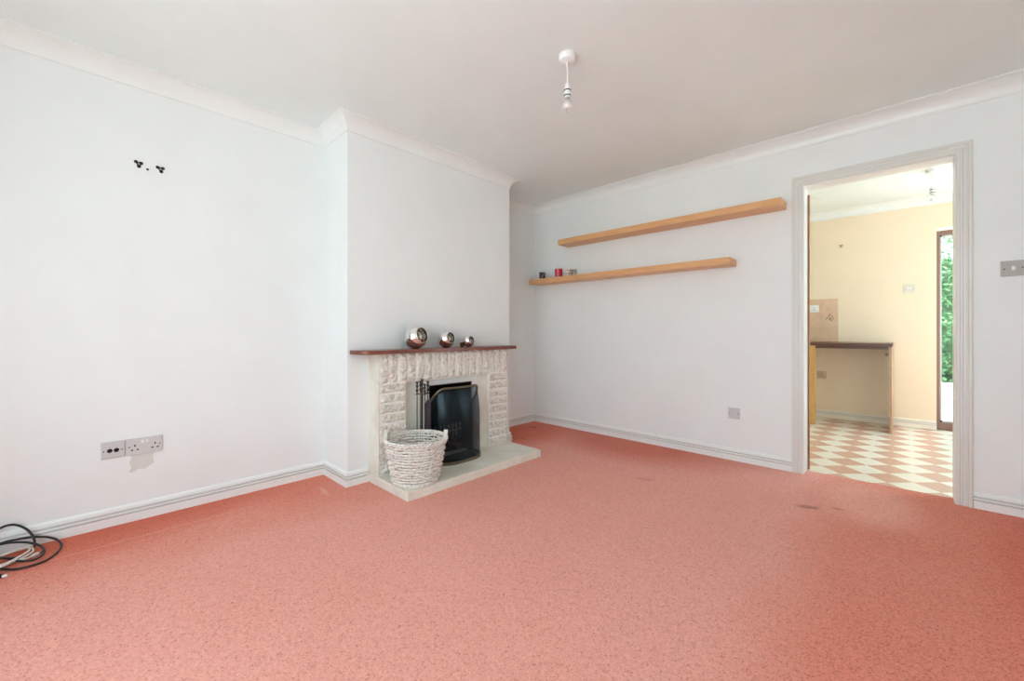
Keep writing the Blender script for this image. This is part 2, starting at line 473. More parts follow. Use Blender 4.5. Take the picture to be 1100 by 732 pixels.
# garden door: brown timber frame, sill, glass
yd = YK + .06
f = MB().box(KX0, KX0 + .028, yd, yd + .06, 0.0, 2.03).box(KX1 - .045, KX1, yd, yd + .06, 0, 2.03)
f.box(KX0 + .028, KX1 - .045, yd + .001, yd + .059, 1.985, 2.03).box(KX0 + .028, KX1 - .045, yd + .001, yd + .059, 0.0, .075)
do = struct('door_1', f, BROWNF, bevel=0.004, label='brown framed glazed garden door at the end of the kitchen')
f = MB().box(KX0 + .028, KX0 + .040, yd + .015, yd + .04, .075, 1.985).box(KX0 + .028, KX1 - .045, yd + .015, yd + .04, 1.97, 1.985).box(KX0 + .028, KX1 - .045, yd + .015, yd + .04, .075, .09)
struct('glazing_bead', f, STEEL, parent=do)
struct('door_pane', MB().box(KX0 + .028, KX1 - .045, yd + .025, yd + .031, .075, 1.985), PANE, parent=do)
struct('door_handle', MB().box(KX1 - .035, KX1 - .012, yd - .006, yd, .95, 1.12).tube([(KX1 - .023, yd - .004, 1.05), (KX1 - .023, yd - .045, 1.05), (KX1 - .12, yd - .045, 1.05)], .008), STEEL, parent=do)
struct('trim_5', MB().box(KX0 - .001, KX1 + .001, YK + .055, YK + .13, 2.03, KZ), GLOSSW)

# coving
def cove(sz):
    pr = [(-.01, -.0), (-.01, -sz)]
    pr += [(0.003, -sz)]
    for i in range(9):
        a = i / 8 * PI / 2
        # concave quarter circle centred at (sz, -sz)
        pr.append((sz - (sz - .006) * math.cos(a), -sz + (sz - .006) * math.sin(a)))
    pr += [(sz, -.004), (sz, 0.0)]
    return pr
loop = [(XL, Y0), (XL, YC0), (XB, YC0), (XB, YC1), (XA, YC1), (XA, YB), (XR, YB), (XR, Y0)]
c = MB().sweep(loop, cove(0.086), lambda x, y, z: (x, y, ZC + z), 1.0, True)
struct('trim_1', c, GLOSSW, label='white plaster coving around the living room ceiling')
c = MB().sweep([(-2.2, YW), (-2.2, YK), (1.5, YK), (1.5, YW)], cove(0.085), lambda x, y, z: (x, y, ZC + z), 1.0, True)
struct('trim_2', c, GLOSSW, label='white coving around the kitchen ceiling')

# skirting
SK = [(-.004, 0), (.018, 0), (.018, .0435), (.0105, .045), (.0105, .0495), (.018, .051), (.018, .0605), (.0095, .062), (.0095, .067), (.0125, .0685), (.011, .082), (.006, .090), (.0, .092), (-.004, .092)]
def skirt(name, path, label=None, mat=GLOSSW):
    mb = MB().sweep(path, SK, lambda x, y, z: (x, y, z), 1.0)
    for i in range((len(path) - 1) * len(SK)):
        if i % len(SK) in (2, 3, 4, 6, 7, 8): mb.mi[i] = 1      # shade of the two grooves, painted in as a greyer tone
    return struct(name, mb, [mat, DARKLINE], label=label)
HY0, HY1, HXF = 1.320, 2.540, -2.108         # hearth
skirt('baseboard_left', [(XL, Y0), (XL, YC0), (XB, YC0), (XB, HY0)], 'white skirting board along the left wall and chimney breast')
skirt('baseboard_back', [(XB, HY1), (XB, YC1), (XA, YC1), (XA, YB), (DX0 - .068, YB)], 'white skirting board from alcove to doorway')
skirt('baseboard_right', [(DX1 + .072, YB), (XR, YB), (XR, Y0), (XL + .02, Y0)], 'white skirting board right of the doorway')
SKK = skirt('baseboard_kitchen', [(-2.2, YW + .02), (-2.2, YK), (KX0, YK)], 'pale skirting board along the cream kitchen wall', CREAMW)

# doorway: lining, architrave, bare timber strip on the kitchen side
j = MB().box(DX0 - .02, DX0, YB - .002, YW + .002, 0, DZ + .02).box(DX1, DX1 + .02, YB - .002, YW + .002, 0, DZ + .02).box(DX0, DX1, YB - .002, YW + .002, DZ, DZ + .02)
fr = struct('trim_3', j, GLOSSW, label='white door lining of the open kitchen doorway')
AR = [(.004, 0), (.004, .012), (.008, .016), (.020, .016), (.024, .011), (.031, .011), (.035, .017), (.044, .018), (.047, .015), (.051, .015), (.055, .021), (.066, .021), (.071, .015), (.071, -.003), (.004, -.003)]
a = MB().sweep([(DX0, 0.0), (DX0, DZ), (DX1, DZ), (DX1, 0.0)], AR, lambda x, z, d: (x, YB - d, z), -1.0)
struct('trim_4', a, ARCHP, label='white moulded architrave around the kitchen doorway')
struct('trim_6', MB().box(DX0 - .03, DX0 + .010, YW + .002, YW + .028, 0.0, DZ - .03), BARETIMBER, label='bare brown timber strip inside the doorway')

# ------------------------------------------------------------------ fireplace
SX = -2.470; PX = -2.500                      # stone face, recessed slip face
SY0, SY1 = 1.335, 2.529
OY0, OY1, OZ = 1.535, 2.3125, 0.655
HZ, MZ0, MZ1 = 0.055, 0.853, 0.879
fp = thing('fireplace', (XB, 1.93, 0), 'cream stone fireplace with brown wooden mantel on the white chimney breast', 'fireplace')
lum('hearth', MB().box(XB, HXF, HY0, HY1, 0, HZ), LIME, fp, bevel=0.003).__setitem__('label', 'cream polished stone hearth slab')
# stone facing: mortar bed and rock-faced blocks
core = MB()
core.box(XB, SX - .005, SY0, OY0, HZ, MZ0).box(XB, SX - .005, OY1, SY1, HZ, MZ0).box(XB, SX - .005, OY0, OY1, OZ, MZ0)
lum('mortar_bed', core, MORTAR, fp)
blk = MB()
def block(y0, y1, z0, z1, seed, side=None):
    """rock-faced block: rough front at SX, set into the mortar bed"""
    ny = max(3, int((y1 - y0) / .008)); nz = max(3, int((z1 - z0) / .008))
    vs = []; fs = []
    off = Vector((seed * 3.1, seed * 1.7, seed * 0.9))
    pop = random.uniform(-.002, .004)
    for i in range(nz + 1):
        for k in range(ny + 1):
            y = y0 + (y1 - y0) * k / ny; z = z0 + (z1 - z0) * i / nz
            e = min(i, nz - i, k, ny - k)
            if e == 0: x = SX - .007
            else:
                q = Vector((0, y * .8, z)) * 52 + off
                x = SX + pop + .0100 * noise.noise(q) + .0085 * noise.noise(q * 1.9) + (.005 if e > 1 else .001)
            vs.append((x, y, z))
    nf = len(vs)
    for i in range(nz):
        for k in range(ny):
            a0 = i * (ny + 1) + k
            fs.append((a0, a0 + 1, a0 + ny + 2, a0 + ny + 1))
    ring = [k for k in range(ny + 1)] + [i * (ny + 1) + ny for i in range(1, nz + 1)] + [nz * (ny + 1) + k for k in range(ny - 1, -1, -1)] + [i * (ny + 1) for i in range(nz - 1, 0, -1)]
    back = [(SX - .03, vs[r][1], vs[r][2]) for r in ring]
    vs += back
    for q in range(len(ring)):
        q2 = (q + 1) % len(ring)
        fs.append((ring[q], ring[q2], nf + q2, nf + q))
    blk.add(vs, fs)
NB = 17; wv = (SY1 - SY0) / NB; gp = .0066
for i in range(NB):
    block(SY0 + i * wv + gp, SY0 + (i + 1) * wv - gp * .6, OZ + .003, MZ0 - .002, i + 1)
hc = (OZ - HZ) / 9
for i in range(9):
    jit = random.uniform(-.006, .006)
    block(SY0 + .004, OY0 - .003 + jit * .4, HZ + i * hc + gp, HZ + (i + 1) * hc - gp * .6, 40 + i)
    block(OY1 + .003, SY1 - .003 + jit, HZ + i * hc + gp, HZ + (i + 1) * hc - gp * .6, 60 + i)
lum('stone_facing', blk, STONE, fp)
lum('side_panel', MB().box(XB, SX - .002, SY0 - .004, SY0 + .003, HZ, MZ0), LIME, fp).__setitem__('label', 'smooth cream stone return')
# ragged stone ends on the far side
rg = MB()
for i in range(12):
    z0 = HZ + i * (MZ0 - HZ) / 12
    rg.box(XB, SX - .02 - random.uniform(0, .03), SY1 - .01, SY1 + random.uniform(.0, .018) + (.012 if i < 2 else 0), z0 + .002, z0 + (MZ0 - HZ) / 12 - .002)
lum('stone_return', rg, STONE, fp, bevel=0.005)
lum('slip_panel', MB().box(XB, PX, OY0, 1.695, HZ, OZ), LIME, fp)
lum('slip_panel', MB().box(XB, PX, 2.192, OY1, HZ, OZ), LIME, fp)
lum('lintel_slip', MB().box(XB, PX - .001, 1.695, 2.192, FZ1 + .036, OZ), MORTAR, fp)
fr = MB().box(XB - .01, PX + .006, 1.695, FY0, HZ, FZ1 + .036).box(XB - .01, PX + .006, FY1, 2.192, HZ, FZ1 + .036).box(XB - .01, PX + .006, FY0, FY1, FZ1, FZ1 + .036)
lum('fire_frame', fr, FRAMEP, fp, bevel=0.003)
b = MB()
b.box(XL + .002, XL + .02, FY0 + .001, FY1 - .001, HZ - .012, FZ1 - .001)
b.box(XL + .02, PX, FY0 + .001, FY0 + .006, HZ - .012, FZ1 - .001).box(XL + .02, PX, FY1 - .006, FY1 - .001, HZ - .012, FZ1 - .001)
b.box(XL + .02, PX, FY0 + .006, FY1 - .006, FZ1 - .008, FZ1 - .001).box(XL + .02, XB, FY0 + .006, FY1 - .006, HZ - .012, HZ)
lum('firebox', b, SOOT, fp).__setitem__('label', 'soot black firebox lining')
# mantel with rounded corners
def rounded(x0, x1, y0, y1, ra, rb, n=8):
    """outline x0 (wall) to x1 (front), radius ra at y0 front corner, rb at y1"""
    pts = [(x0, y0)]
    for i in range(n + 1):
        t = i / n * PI / 2
        pts.append((x1 - ra + ra * math.sin(t), y0 + ra - ra * math.cos(t)))
    for i in range(n + 1):
        t = i / n * PI / 2
        pts.append((x1 - rb + rb * math.cos(t), y1 - rb + rb * math.sin(t)))
    pts.append((x0, y1))
    return pts
def slab(pts, z0, z1, e=0.006):
    mb = MB(); k = len(pts)
    cx = sum(p[0] for p in pts) / k; cy = sum(p[1] for p in pts) / k
    lv = [(z0, e), (z0 + e * .4, e * .3), (z0 + e, 0), (z1 - e, 0), (z1 - e * .4, e * .3), (z1, e)]
    vs = []; fs = []
    for z, ins in lv:
        for i, (x, y) in enumerate(pts):
            d = Vector((cx - x, cy - y)); sx = ins if i not in (0, k - 1) else 0
            dn = d.normalized() if d.length else d
            vs.append((x + dn.x * sx, y + dn.y * sx, z))
    for l in range(len(lv) - 1):
        for i in range(k):
            i2 = (i + 1) % k
            fs.append((l * k + i, l * k + i2, (l + 1) * k + i2, (l + 1) * k + i))
    fs.append(tuple(range(k - 1, -1, -1))); fs.append(tuple((len(lv) - 1) * k + i for i in range(k)))
    return mb.add(vs, fs)
lum('mantelpiece', slab(rounded(XB, -2.432, 1.200, 2.615, .085, .03), MZ0, MZ1), MAHOG, fp).__setitem__('label', 'reddish brown wooden mantelpiece')

# fire basket / grate inside
gt = thing('fire_grate', (-2.66, 1.943, HZ), 'dark iron fire grate standing inside the fireplace opening', 'grate')
gx = -2.575
b = MB()
for z in (.10, .17):
    b.tube([(gx - .12, 1.78, HZ + z), (gx, 1.79, HZ + z), (gx + .02, 1.943, HZ + z), (gx, 2.096, HZ + z), (gx - .12, 2.106, HZ + z)], .006, 6)
lum('rail', b, IRON, gt)
b = MB()
for i in range(8):
    y = 1.80 + i * .041
    xx = gx + .02 - ((y - 1.943) / .153) ** 2 * .02
    b.tube([(xx, y, HZ + .055), (xx, y, HZ + .205)], .006, 6)
    b.lathe([(.002, 0), (.010, .006), (.011, .014), (.006, .024), (.001, .03)], (xx, y, HZ + .2), 8)
lum('upright_bar', b, STEEL, gt, smooth=True)
b = MB()
for i in range(7):
    y = 1.80 + i * .048
    b.tube([(gx + .005, y, HZ + .055), (gx - .2, y, HZ + .055)], .007, 6)
b.tube([(gx - .2, 1.78, HZ + .055), (gx - .2, 2.106, HZ + .055)], .007, 6).tube([(gx - .0, 1.78, HZ + .055), (gx - .0, 2.106, HZ + .055)], .007, 6)
lum('base_bars', b, IRON, gt)
for sy in (1.79, 2.096):
    for sx in (gx - .01, gx - .19):
        lum('leg', MB().tube([(sx, sy, HZ), (sx, sy, HZ + .055)], .009, 8), IRON, gt)

# domed spark guard in front of the opening
GC, GW, GD = 1.932, 0.214, 0.185
gd = thing('spark_guard', (PX + .1, GC, HZ), 'curved dark mesh spark guard with dull brass rim standing before the fire opening', 'fire guard')
GX0 = PX + .010
def gplan(s):                     # s in [-1,1] across
    a = s * PI / 2
    ca = math.cos(a); sa = math.sin(a)
    e = 0.74
    return GX0 + GD * abs(ca) ** e, GC + GW * (abs(sa) ** e) * (1 if sa >= 0 else -1)
GT, GR = 0.538, 0.10
NS = 56
# arc-length resample of plan
raw = [gplan(-1 + 2 * i / 600) for i in range(601)]
acc = [0]
for i in range(600): acc.append(acc[-1] + math.dist(raw[i], raw[i + 1]))
Ltot = acc[-1]
def gpt(q):
    t = q * Ltot
    for i in range(600):
        if acc[i + 1] >= t:
            k = (t - acc[i]) / max(1e-9, acc[i + 1] - acc[i])
            return (raw[i][0] + (raw[i + 1][0] - raw[i][0]) * k, raw[i][1] + (raw[i + 1][1] - raw[i][1]) * k)
    return raw[-1]
def gtop(q):                      # height of the rim: rounded over the side returns
    t = (abs(gpt(q)[1] - GC) / GW - .60) / .40
    if t <= 0: return GT
    return GT - .13 * (1 - math.sqrt(max(0, 1 - min(1, t) ** 2.8)))
NZ = 18
vs = []; fs = []
for i in range(NS + 1):
    q = i / NS; x, y = gpt(q); zt = gtop(q)
    for k in range(NZ + 1):
        t = k / NZ; z = HZ + .012 + (zt - .012) * t
        lean = .05 * max(0, t - .55) ** 2 / .2025      # the face leans back towards the top
        vs.append((max(GX0, x - lean * (x - GX0) / GD), y, z))
for i in range(NS):
    for k in range(NZ):
        a0 = i * (NZ + 1) + k
        fs.append((a0, a0 + NZ + 1, a0 + NZ + 2, a0 + 1))
ap = MB(); op = [gpt(i / 40) for i in range(41)]
op = [(GX0 - .02 + (x - GX0) * .9, GC + (y - GC) * .9) for x, y in op]
ap.add([(x, y, HZ) for x, y in op] + [(x, y, HZ + .006) for x, y in op],
       [tuple(range(40, -1, -1)), tuple(range(41, 82))] + [(i, (i + 1) % 41, 41 + (i + 1) % 41, 41 + i) for i in range(41)])
lum('ash_plate', ap, SOOT, gt).__setitem__('label', 'black ash plate lying on the hearth')
mo = lum('mesh_panel', MB().add(vs, fs), WIRE, gd, smooth=True)
md = mo.modifiers.new('solid', 'SOLIDIFY'); md.thickness = 0.0015
rim = [vs[k] for k in range(NZ + 1)] + [vs[i * (NZ + 1) + NZ] for i in range(1, NS)] + [vs[NS * (NZ + 1) + k] for k in range(NZ, -1, -1)]
lum('rim', MB().tube(rim, .0085, 8), BRASS, gd, smooth=True)
band = MB(); bv = []; bf = []
for i in range(NS + 1):
    x, y = gpt(i / NS)
    ox = (x - GX0) / GD * .006; oy = (y - GC) / GW * .006
    bv += [(x + ox, y + oy, HZ), (x + ox, y + oy, HZ + .022), (x - ox * .6, y - oy * .6, HZ + .022), (x - ox * .6, y - oy * .6, HZ)]
for i in range(NS):
    for k in range(4):
        k2 = (k + 1) % 4; bf.append((i * 4 + k, i * 4 + k2, i * 4 + 4 + k2, i * 4 + 4 + k))
bf += [(0, 1, 2, 3), (NS * 4 + 3, NS * 4 + 2, NS * 4 + 1, NS * 4)]
lum('base_band', band.add(bv, bf), BRASS, gd, smooth=False)

# fireside tool set (pole, hooks, hanging tools)
tx, ty = -2.425, 1.632
ts = thing('fireside_tool_set', (tx, ty, HZ), 'pewter fireside tool set on a stand behind the white basket', 'fire tools')
lum('base', MB().lathe([(.065, 0), (.065, .008), (.05, .016), (.015, .022), (.008, .03)], (tx, ty, HZ), 24), PEWTER, ts, smooth=True)
lum('pole', MB().tube([(tx, ty, HZ + .02), (tx, ty, .60)], .0055, 8), PEWTER, ts)
def grip(x, y, z0, z1):
    pr = []; k = 14
    for i in range(k + 1):
        t = i / k
        r = .0075 + .0032 * math.cos(t * 6 * PI) + (.002 if t > .85 else 0)
        pr.append((max(.002, r), (z1 - z0) * t))
    return MB().lathe(pr, (x, y, z0), 10)
lum('handle', grip(tx, ty, .57, .672), PEWTER, ts, smooth=True)
lum('hook_arm', MB().tube([(tx - .005, ty - .04, .572), (tx, ty, .565), (tx + .005, ty + .04, .572)], .005, 6).tube([(tx - .02, ty, .572), (tx + .03, ty, .572)], .005, 6), STEEL, ts)
for nm, dx, dy in (('poker', -.004, -.038), ('hearth_brush', .016, .036), ('shovel', .034, -.002), ('tongs', -.03, .008)):
    zt = .655 if nm != 'shovel' else .64
    t_ = lum(nm, MB().tube([(tx + dx, ty + dy, .56), (tx + dx, ty + dy, .17 if nm != 'hearth_brush' else .50)], .0038, 6), PEWTER, ts)
    lum('handle', grip(tx + dx, ty + dy, .565, zt), PEWTER, t_, smooth=True)
    if nm == 'hearth_brush':
        lum('bristles', MB().lathe([(.012, 0), (.021, .02), (.022, .2), (.021, .34), (.014, .352), (.006, .37)], (tx + dx, ty + dy, .155), 14), BRISTLE, t_, smooth=True)
    elif nm == 'shovel':
        lum('blade', MB().box(tx + dx - .002, tx + dx + .002, ty + dy - .035, ty + dy + .035, .08, .175), PEWTER, t_, bevel=0.001)
    elif nm == 'tongs':
        lum('claw', MB().tube([(tx + dx, ty + dy, .18), (tx + dx, ty + dy + .012, .13), (tx + dx, ty + dy, .09)], .003, 6), PEWTER, t_)

# ------------------------------------------------------------------ wicker basket
bx, by = -2.250, 1.467
RB, RTt, BH = 0.138, 0.184, 0.262
bk = thing('wicker_basket', (bx, by, HZ), 'white washed round wicker basket with two handles standing on the hearth', 'basket')
NST = 24; ROWS = 14
b = MB()
def br(t): return RB + (RTt - RB) * (t ** 0.8)
for r_ in range(ROWS):
    t = (r_ + .5) / ROWS; z = HZ + .010 + (BH - .02) * t; R = br(t)
    pts = []
    for i in range(NST * 6):
        a = 2 * PI * i / (NST * 6)
        ph = NST / 2 * a + (PI if r_ % 2 else 0)
        w_ = .0062 * math.cos(ph) + .0015 * noise.noise(Vector((math.cos(a) * 4, math.sin(a) * 4, r_ * 1.3)))
        zz = z + .0045 * noise.noise(Vector((math.cos(a) * 3, math.sin(a) * 3, r_ * 2.1 + 5)))
        pts.append((bx + (R + w_) * math.cos(a), by + (R + w_) * math.sin(a), zz))
    b.tube(pts, .0052, 6, True, rz=.0068)
wv_ = lum('woven_body', b, WILLOW, bk, smooth=True)
b = MB()
for i in range(NST):
    a = 2 * PI * (i + .0) / NST
    b.tube([(bx + br(t) * math.cos(a), by + br(t) * math.sin(a), HZ + .004 + BH * t) for t in (0, .25, .5, .75, 1)], .0042, 6)
lum('stakes', b, WILLOW, bk)
lum('base', MB().lathe([(RB - .004, 0), (RB + .004, .004), (RB, .014), (RB - .01, .012)], (bx, by, HZ), 40), WILLOW, bk, smooth=True)
b = MB()
for s_ in range(3):
    pts = []
    for i in range(180):
        a = 2 * PI * i / 180
        ph = a * 13 + s_ * 2 * PI / 3
        R = RTt + .004 + .0085 * math.cos(ph); z = HZ + BH + .003 + .0085 * math.sin(ph)
        pts.append((bx + R * math.cos(a), by + R * math.sin(a), z))
    b.tube(pts, .0068, 6, True)
lum('braided_rim', b, WILLOW, bk, smooth=True)
va = math.atan2(by, bx)        # handles sit left and right as seen
for sgn in (-1, 1):
    a0 = math.atan2(RT.y * sgn, RT.x * sgn) + (0.12 if sgn > 0 else -0.05)
    for_h = MB()
    for q in range(2):
        pts = []
        for i in range(13):
            t = i / 12; da = (t - .5) * .42
            R = RTt + .004 + (q - .5) * .012
            z = HZ + BH - .012 + .062 * math.sin(t * PI) ** .7
            pts.append((bx + R * math.cos(a0 + da), by + R * math.sin(a0 + da), z))
        for_h.tube(pts, .0068, 6)
    lum('handle', for_h, WILLOW, bk, smooth=True)

# ------------------------------------------------------------------ mirrored sphere tealight holders on the mantel
def ball(label, u, R, x):
    r_ = ray(u, 365); s_ = x / r_.x
    c = CAM + r_ * s_; c.z = MZ1 + R * .985
    o = thing('sphere_tealight_holder', (c.x, c.y, MZ1), label, 'tealight holder', 'mirrored sphere tealight holders on the mantel')
    t = (CAM - c); t.z = 0; t.normalize()
    rgt = Vector((-t.y, t.x, 0))
    ax = (t * .66 + rgt * .70 + Vector((0, 0, .22))).normalized()     # the open mouth
    oa = math.radians(41)
    outer = [(R * math.sin(oa + (PI - oa) * i / 28), R * math.cos(oa + (PI - oa) * i / 28)) for i in range(29)]
    Ri = R - .0025
    inner = [(Ri * math.sin(oa + (PI - oa) * i / 28), Ri * math.cos(oa + (PI - oa) * i / 28)) for i in range(29)]
    lum('shell', MB().lathe([(a, h) for a, h in outer], c, 48, ax, cap=False), CHROME, o, smooth=True)
    lum('lining', MB().lathe([(a, h) for a, h in inner], c, 48, ax, cap=False), CHROMEIN, o, smooth=True)
    e = ax.orthogonal().normalized(); f_ = ax.cross(e)
    cc = c + ax * ((R - .00125) * math.cos(oa)); rr = (R - .00125) * math.sin(oa)
    lum('lip', MB().tube([cc + (e * math.cos(2 * PI * i / 40) + f_ * math.sin(2 * PI * i / 40)) * rr for i in range(40)], .0022, 6, True), CHROME, o, smooth=True)
    tl = R * .42
    zb = c.z - math.sqrt(max(0.0, Ri * Ri - tl * tl)) + .001
    lum('tealight', MB().lathe([(tl * .96, 0), (tl * .96, tl * .5), (tl * .8, tl * .5), (tl * .2, tl * .46)], (c.x, c.y, zb), 20), [WAX], o)
    return o
ball('largest mirrored sphere tealight holder, at the left end of the wooden mantel', 446.5, .0845, -2.520)
ball('middle sized mirrored sphere tealight holder at the centre of the wooden mantel', 479.3, .0655, -2.520)
ball('smallest mirrored sphere tealight holder, furthest right of three on the mantel', 503.0, .0480, -2.525)
g = on_x(496.4, 370.5, -2.548)
o = thing('glass_tealight_cup', (g.x, g.y, MZ1), 'tiny amber glass cup on the mantel touching the smallest mirrored sphere', 'tealight holder')
lum('cup', MB().lathe([(.012, 0), (.0165, .004), (.018, .034), (.016, .034), (.0145, .007), (.002, .005)], (g.x, g.y, MZ1), 24), AMBGL, o, smooth=True)
lum('foil_insert', MB().lathe([(.012, .008), (.012, .018), (.003, .018)], (g.x, g.y, MZ1), 16), COPPERE, o)

# ------------------------------------------------------------------ floating shelves and their candles
def shelf(label, x0, x1, z0, z1, depth=.18):
    o = lum('floating_shelf', MB().box(x0, x1, YB - depth, YB - .0005, z0, z1), OAK, origin=((x0 + x1) / 2, YB, z0), bevel=.0025)
    tag(o, label, 'shelf', 'oak floating shelves on the back wall')
    return o
shelf('upper oak floating shelf on the white wall, empty and nearer the doorway', -2.545, -.622, 1.878, 1.930)
shelf('lower oak floating shelf on the white wall, holding small candle glasses at its left end', -2.932, -.948, 1.507, 1.558)
SZ = 1.5585
def votive(name, u, y, r, h, mat, label, taper=.94):
    g = on_y(u, 295, y)
    o = thing(name, (g.x, g.y, SZ), label, 'candle holder')
    lum('glass_cup', MB().lathe([(r * taper * .9, 0), (r * taper, .004), (r, h), (r - .004, h), (r * taper - .005, .012), (.002, .010)], (g.x, g.y, SZ), 28), mat, o, smooth=False, bevel=0)
    lum('candle', MB().lathe([(r * taper - .007, .012), (r * taper - .006, h * .55), (.003, h * .53)], (g.x, g.y, SZ), 20), WAX, o)
    return o
votive('votive_candle_holder', 582.6, 3.405, .034, .075, PLUMGL, 'dark plum glass candle holder, leftmost on the lower oak shelf')
votive('votive_candle_holder', 600.0, 3.405, .042, .088, REDGL, 'bright red glass candle holder on the lower oak shelf')
o = votive('spotted_candle_holder', 610.8, 3.405, .030, .070, MOSAIC, 'small pale glass holder with brown flecks beside the red candle')
g = wloc(o)
b = MB()
for i in range(14):
    a = i * 2 * PI / 14 + (0.1 if i % 2 else 0); z = SZ + (.058 if i % 2 else .030)
    q = Vector((g.x + .0295 * math.cos(a), g.y + .0295 * math.sin(a), z))
    b.lathe([(.001, -.003), (.0085, 0), (.001, .003)], q, 8, (math.cos(a), math.sin(a), 0))
lum('fleck', b, FLECK, o).__setitem__('label', 'brown and gold flecks on the glass')
votive('clear_candle_holder', 617.0, 3.405, .026, .066, CUPGL, 'small clear glass candle holder, rightmost on the lower oak shelf')

# ------------------------------------------------------------------ electrical plates
def plate_basis(wall):
    # origin, right (as seen), out
    return {'left': (Vector((0, 1, 0)), Vector((1, 0, 0))), 'back': (Vector((1, 0, 0)), Vector((0, -1, 0)))}[wall]
def obox(mb, c, R_, O_, w, h, d0, d1):
    """box centred c on wall, width w along R_, height h, from d0 to d1 out"""
    vs = []
    for d in (d0, d1):
        for sy in (-h / 2, h / 2):
            for sx in (-w / 2, w / 2):
                vs.append(c + R_ * sx + Vector((0, 0, sy)) + O_ * d)
    return mb.add(vs, [(0, 1, 3, 2), (4, 6, 7, 5), (0, 4, 5, 1), (2, 3, 7, 6), (0, 2, 6, 4), (1, 5, 7, 3)])
def disc(mb, c, O_, r, d0, d1, n=12):
    return mb.lathe([(r, d0), (r, d1)], c, n, O_)
def plate(name, c, wall, w, h, label, cat, holes=(), screws=(), rockers=(), body=PLASTIC, slots=(), group=None, thick=.008):
    R_, O_ = plate_basis(wall); c = Vector(c)
    o = thing(name, c, label, cat, group)
    f = MB(); obox(f, c, R_, O_, w, h, 0.0, thick)
    lum('faceplate', f, body, o, bevel=.002)
    for (x, z, r) in screws:
        m_ = MB(); disc(m_, c + R_ * x + Vector((0, 0, z)), O_, r, thick - .001, thick + .0006)
        lum('screw', m_, DARK, o)
    for (x, z, r) in holes:
        m_ = MB(); disc(m_, c + R_ * x + Vector((0, 0, z)), O_, r, thick - .001, thick + .0008, 16)
        m_.lathe([(r * 1.0, thick), (r * 1.25, thick), (r * 1.25, thick + .0015), (r * 1.0, thick + .0015)], c + R_ * x + Vector((0, 0, z)), 16, O_, cap=False)
        lum('aerial_hole', m_, HOLE, o)
    for (x, z, sw, sh) in slots:
        m_ = MB(); obox(m_, c + R_ * x + Vector((0, 0, z)), R_, O_, sw, sh, thick - .001, thick + .0006)
        lum('pin_slot', m_, HOLE, o)
    for (x, z, sw, sh) in rockers:
        m_ = MB(); obox(m_, c + R_ * x + Vector((0, 0, z)), R_, O_, sw, sh, thick - .001, thick + .004)
        lum('switch', m_, BRIGHTP, o, bevel=.001)
    return o
def outlet_slots(cx, cz=0.0):
    return [(cx, cz + .011, .006, .010), (cx - .011, cz - .011, .009, .006), (cx + .011, cz - .011, .009, .006)]

c1 = on_x(120.9, 483.3, XL); c2 = on_x(154.3, 478.4, XL)
zc = (c1.z + c2.z) / 2
s0 = on_x(108.2, 484, XL); s1 = on_x(134.0, 484, XL); s2 = on_x(135.0, 484, XL); s3 = on_x(174.2, 484, XL)
wa = s1.y - s0.y; wb = s3.y - s2.y
SH = .086
plate('aerial_socket', (XL, (s0.y + s1.y) / 2, zc), 'left', wa, SH, 'grey square aerial socket with two round holes on the left wall', 'socket',
      holes=[(-.012, -.003, .0085), (.013, -.003, .0085)], screws=[(-.034, -.004, .0032), (.034, -.003, .0032), (-.012, .014, .002), (.013, .014, .002)])
k_ = wb / .146
plate('double_power_socket', (XL, (s2.y + s3.y) / 2, zc), 'left', wb, SH, 'grey white double power socket with two switches on the left wall', 'socket',
      slots=outlet_slots(-.038 * k_, -.006) + outlet_slots(.043 * k_, -.006), screws=[(-.060 * k_, .0, .0032), (.062 * k_, .0, .0032)],
      rockers=[(-.008, .022, .011, .016), (.010, .022, .011, .016)])
cc = on_y(788.6, 444.0, YB)
plate('blank_socket_plate', cc, 'back', .083, .086, 'small grey single plate low on the white wall between fireplace and doorway', 'socket plate',
      screws=[(-.030, .0, .0038), (.030, .0, .0038)], holes=[])
o = bpy.data.objects['blank_socket_plate']
cc2 = on_y(1088.3, 288.4, YB); cc2.x = .423
plate('light_switch', cc2, 'back', .090, .084, 'grey single light switch on the white wall right of the doorway', 'light switch',
      screws=[(-.032, -.002, .0034), (.032, .002, .0034)], rockers=[(.0, .0, .013, .021)], body=Mat('satin_grey_plastic', (0.42, 0.41, 0.38, 1), 0.35).m)
# kitchen
cc3 = on_y(976.8, 310.0, YK)
plate('kitchen_switch_plate', cc3, 'back', .088, .088, 'pale switch plate on the cream kitchen wall beside the garden door', 'light switch',
      screws=[(-.03, 0, .003), (.03, 0, .003)], rockers=[(-.01, 0, .012, .02), (.01, 0, .012, .02)], body=Mat('ivory_plastic', (0.66, 0.62, 0.52, 1), 0.35).m)

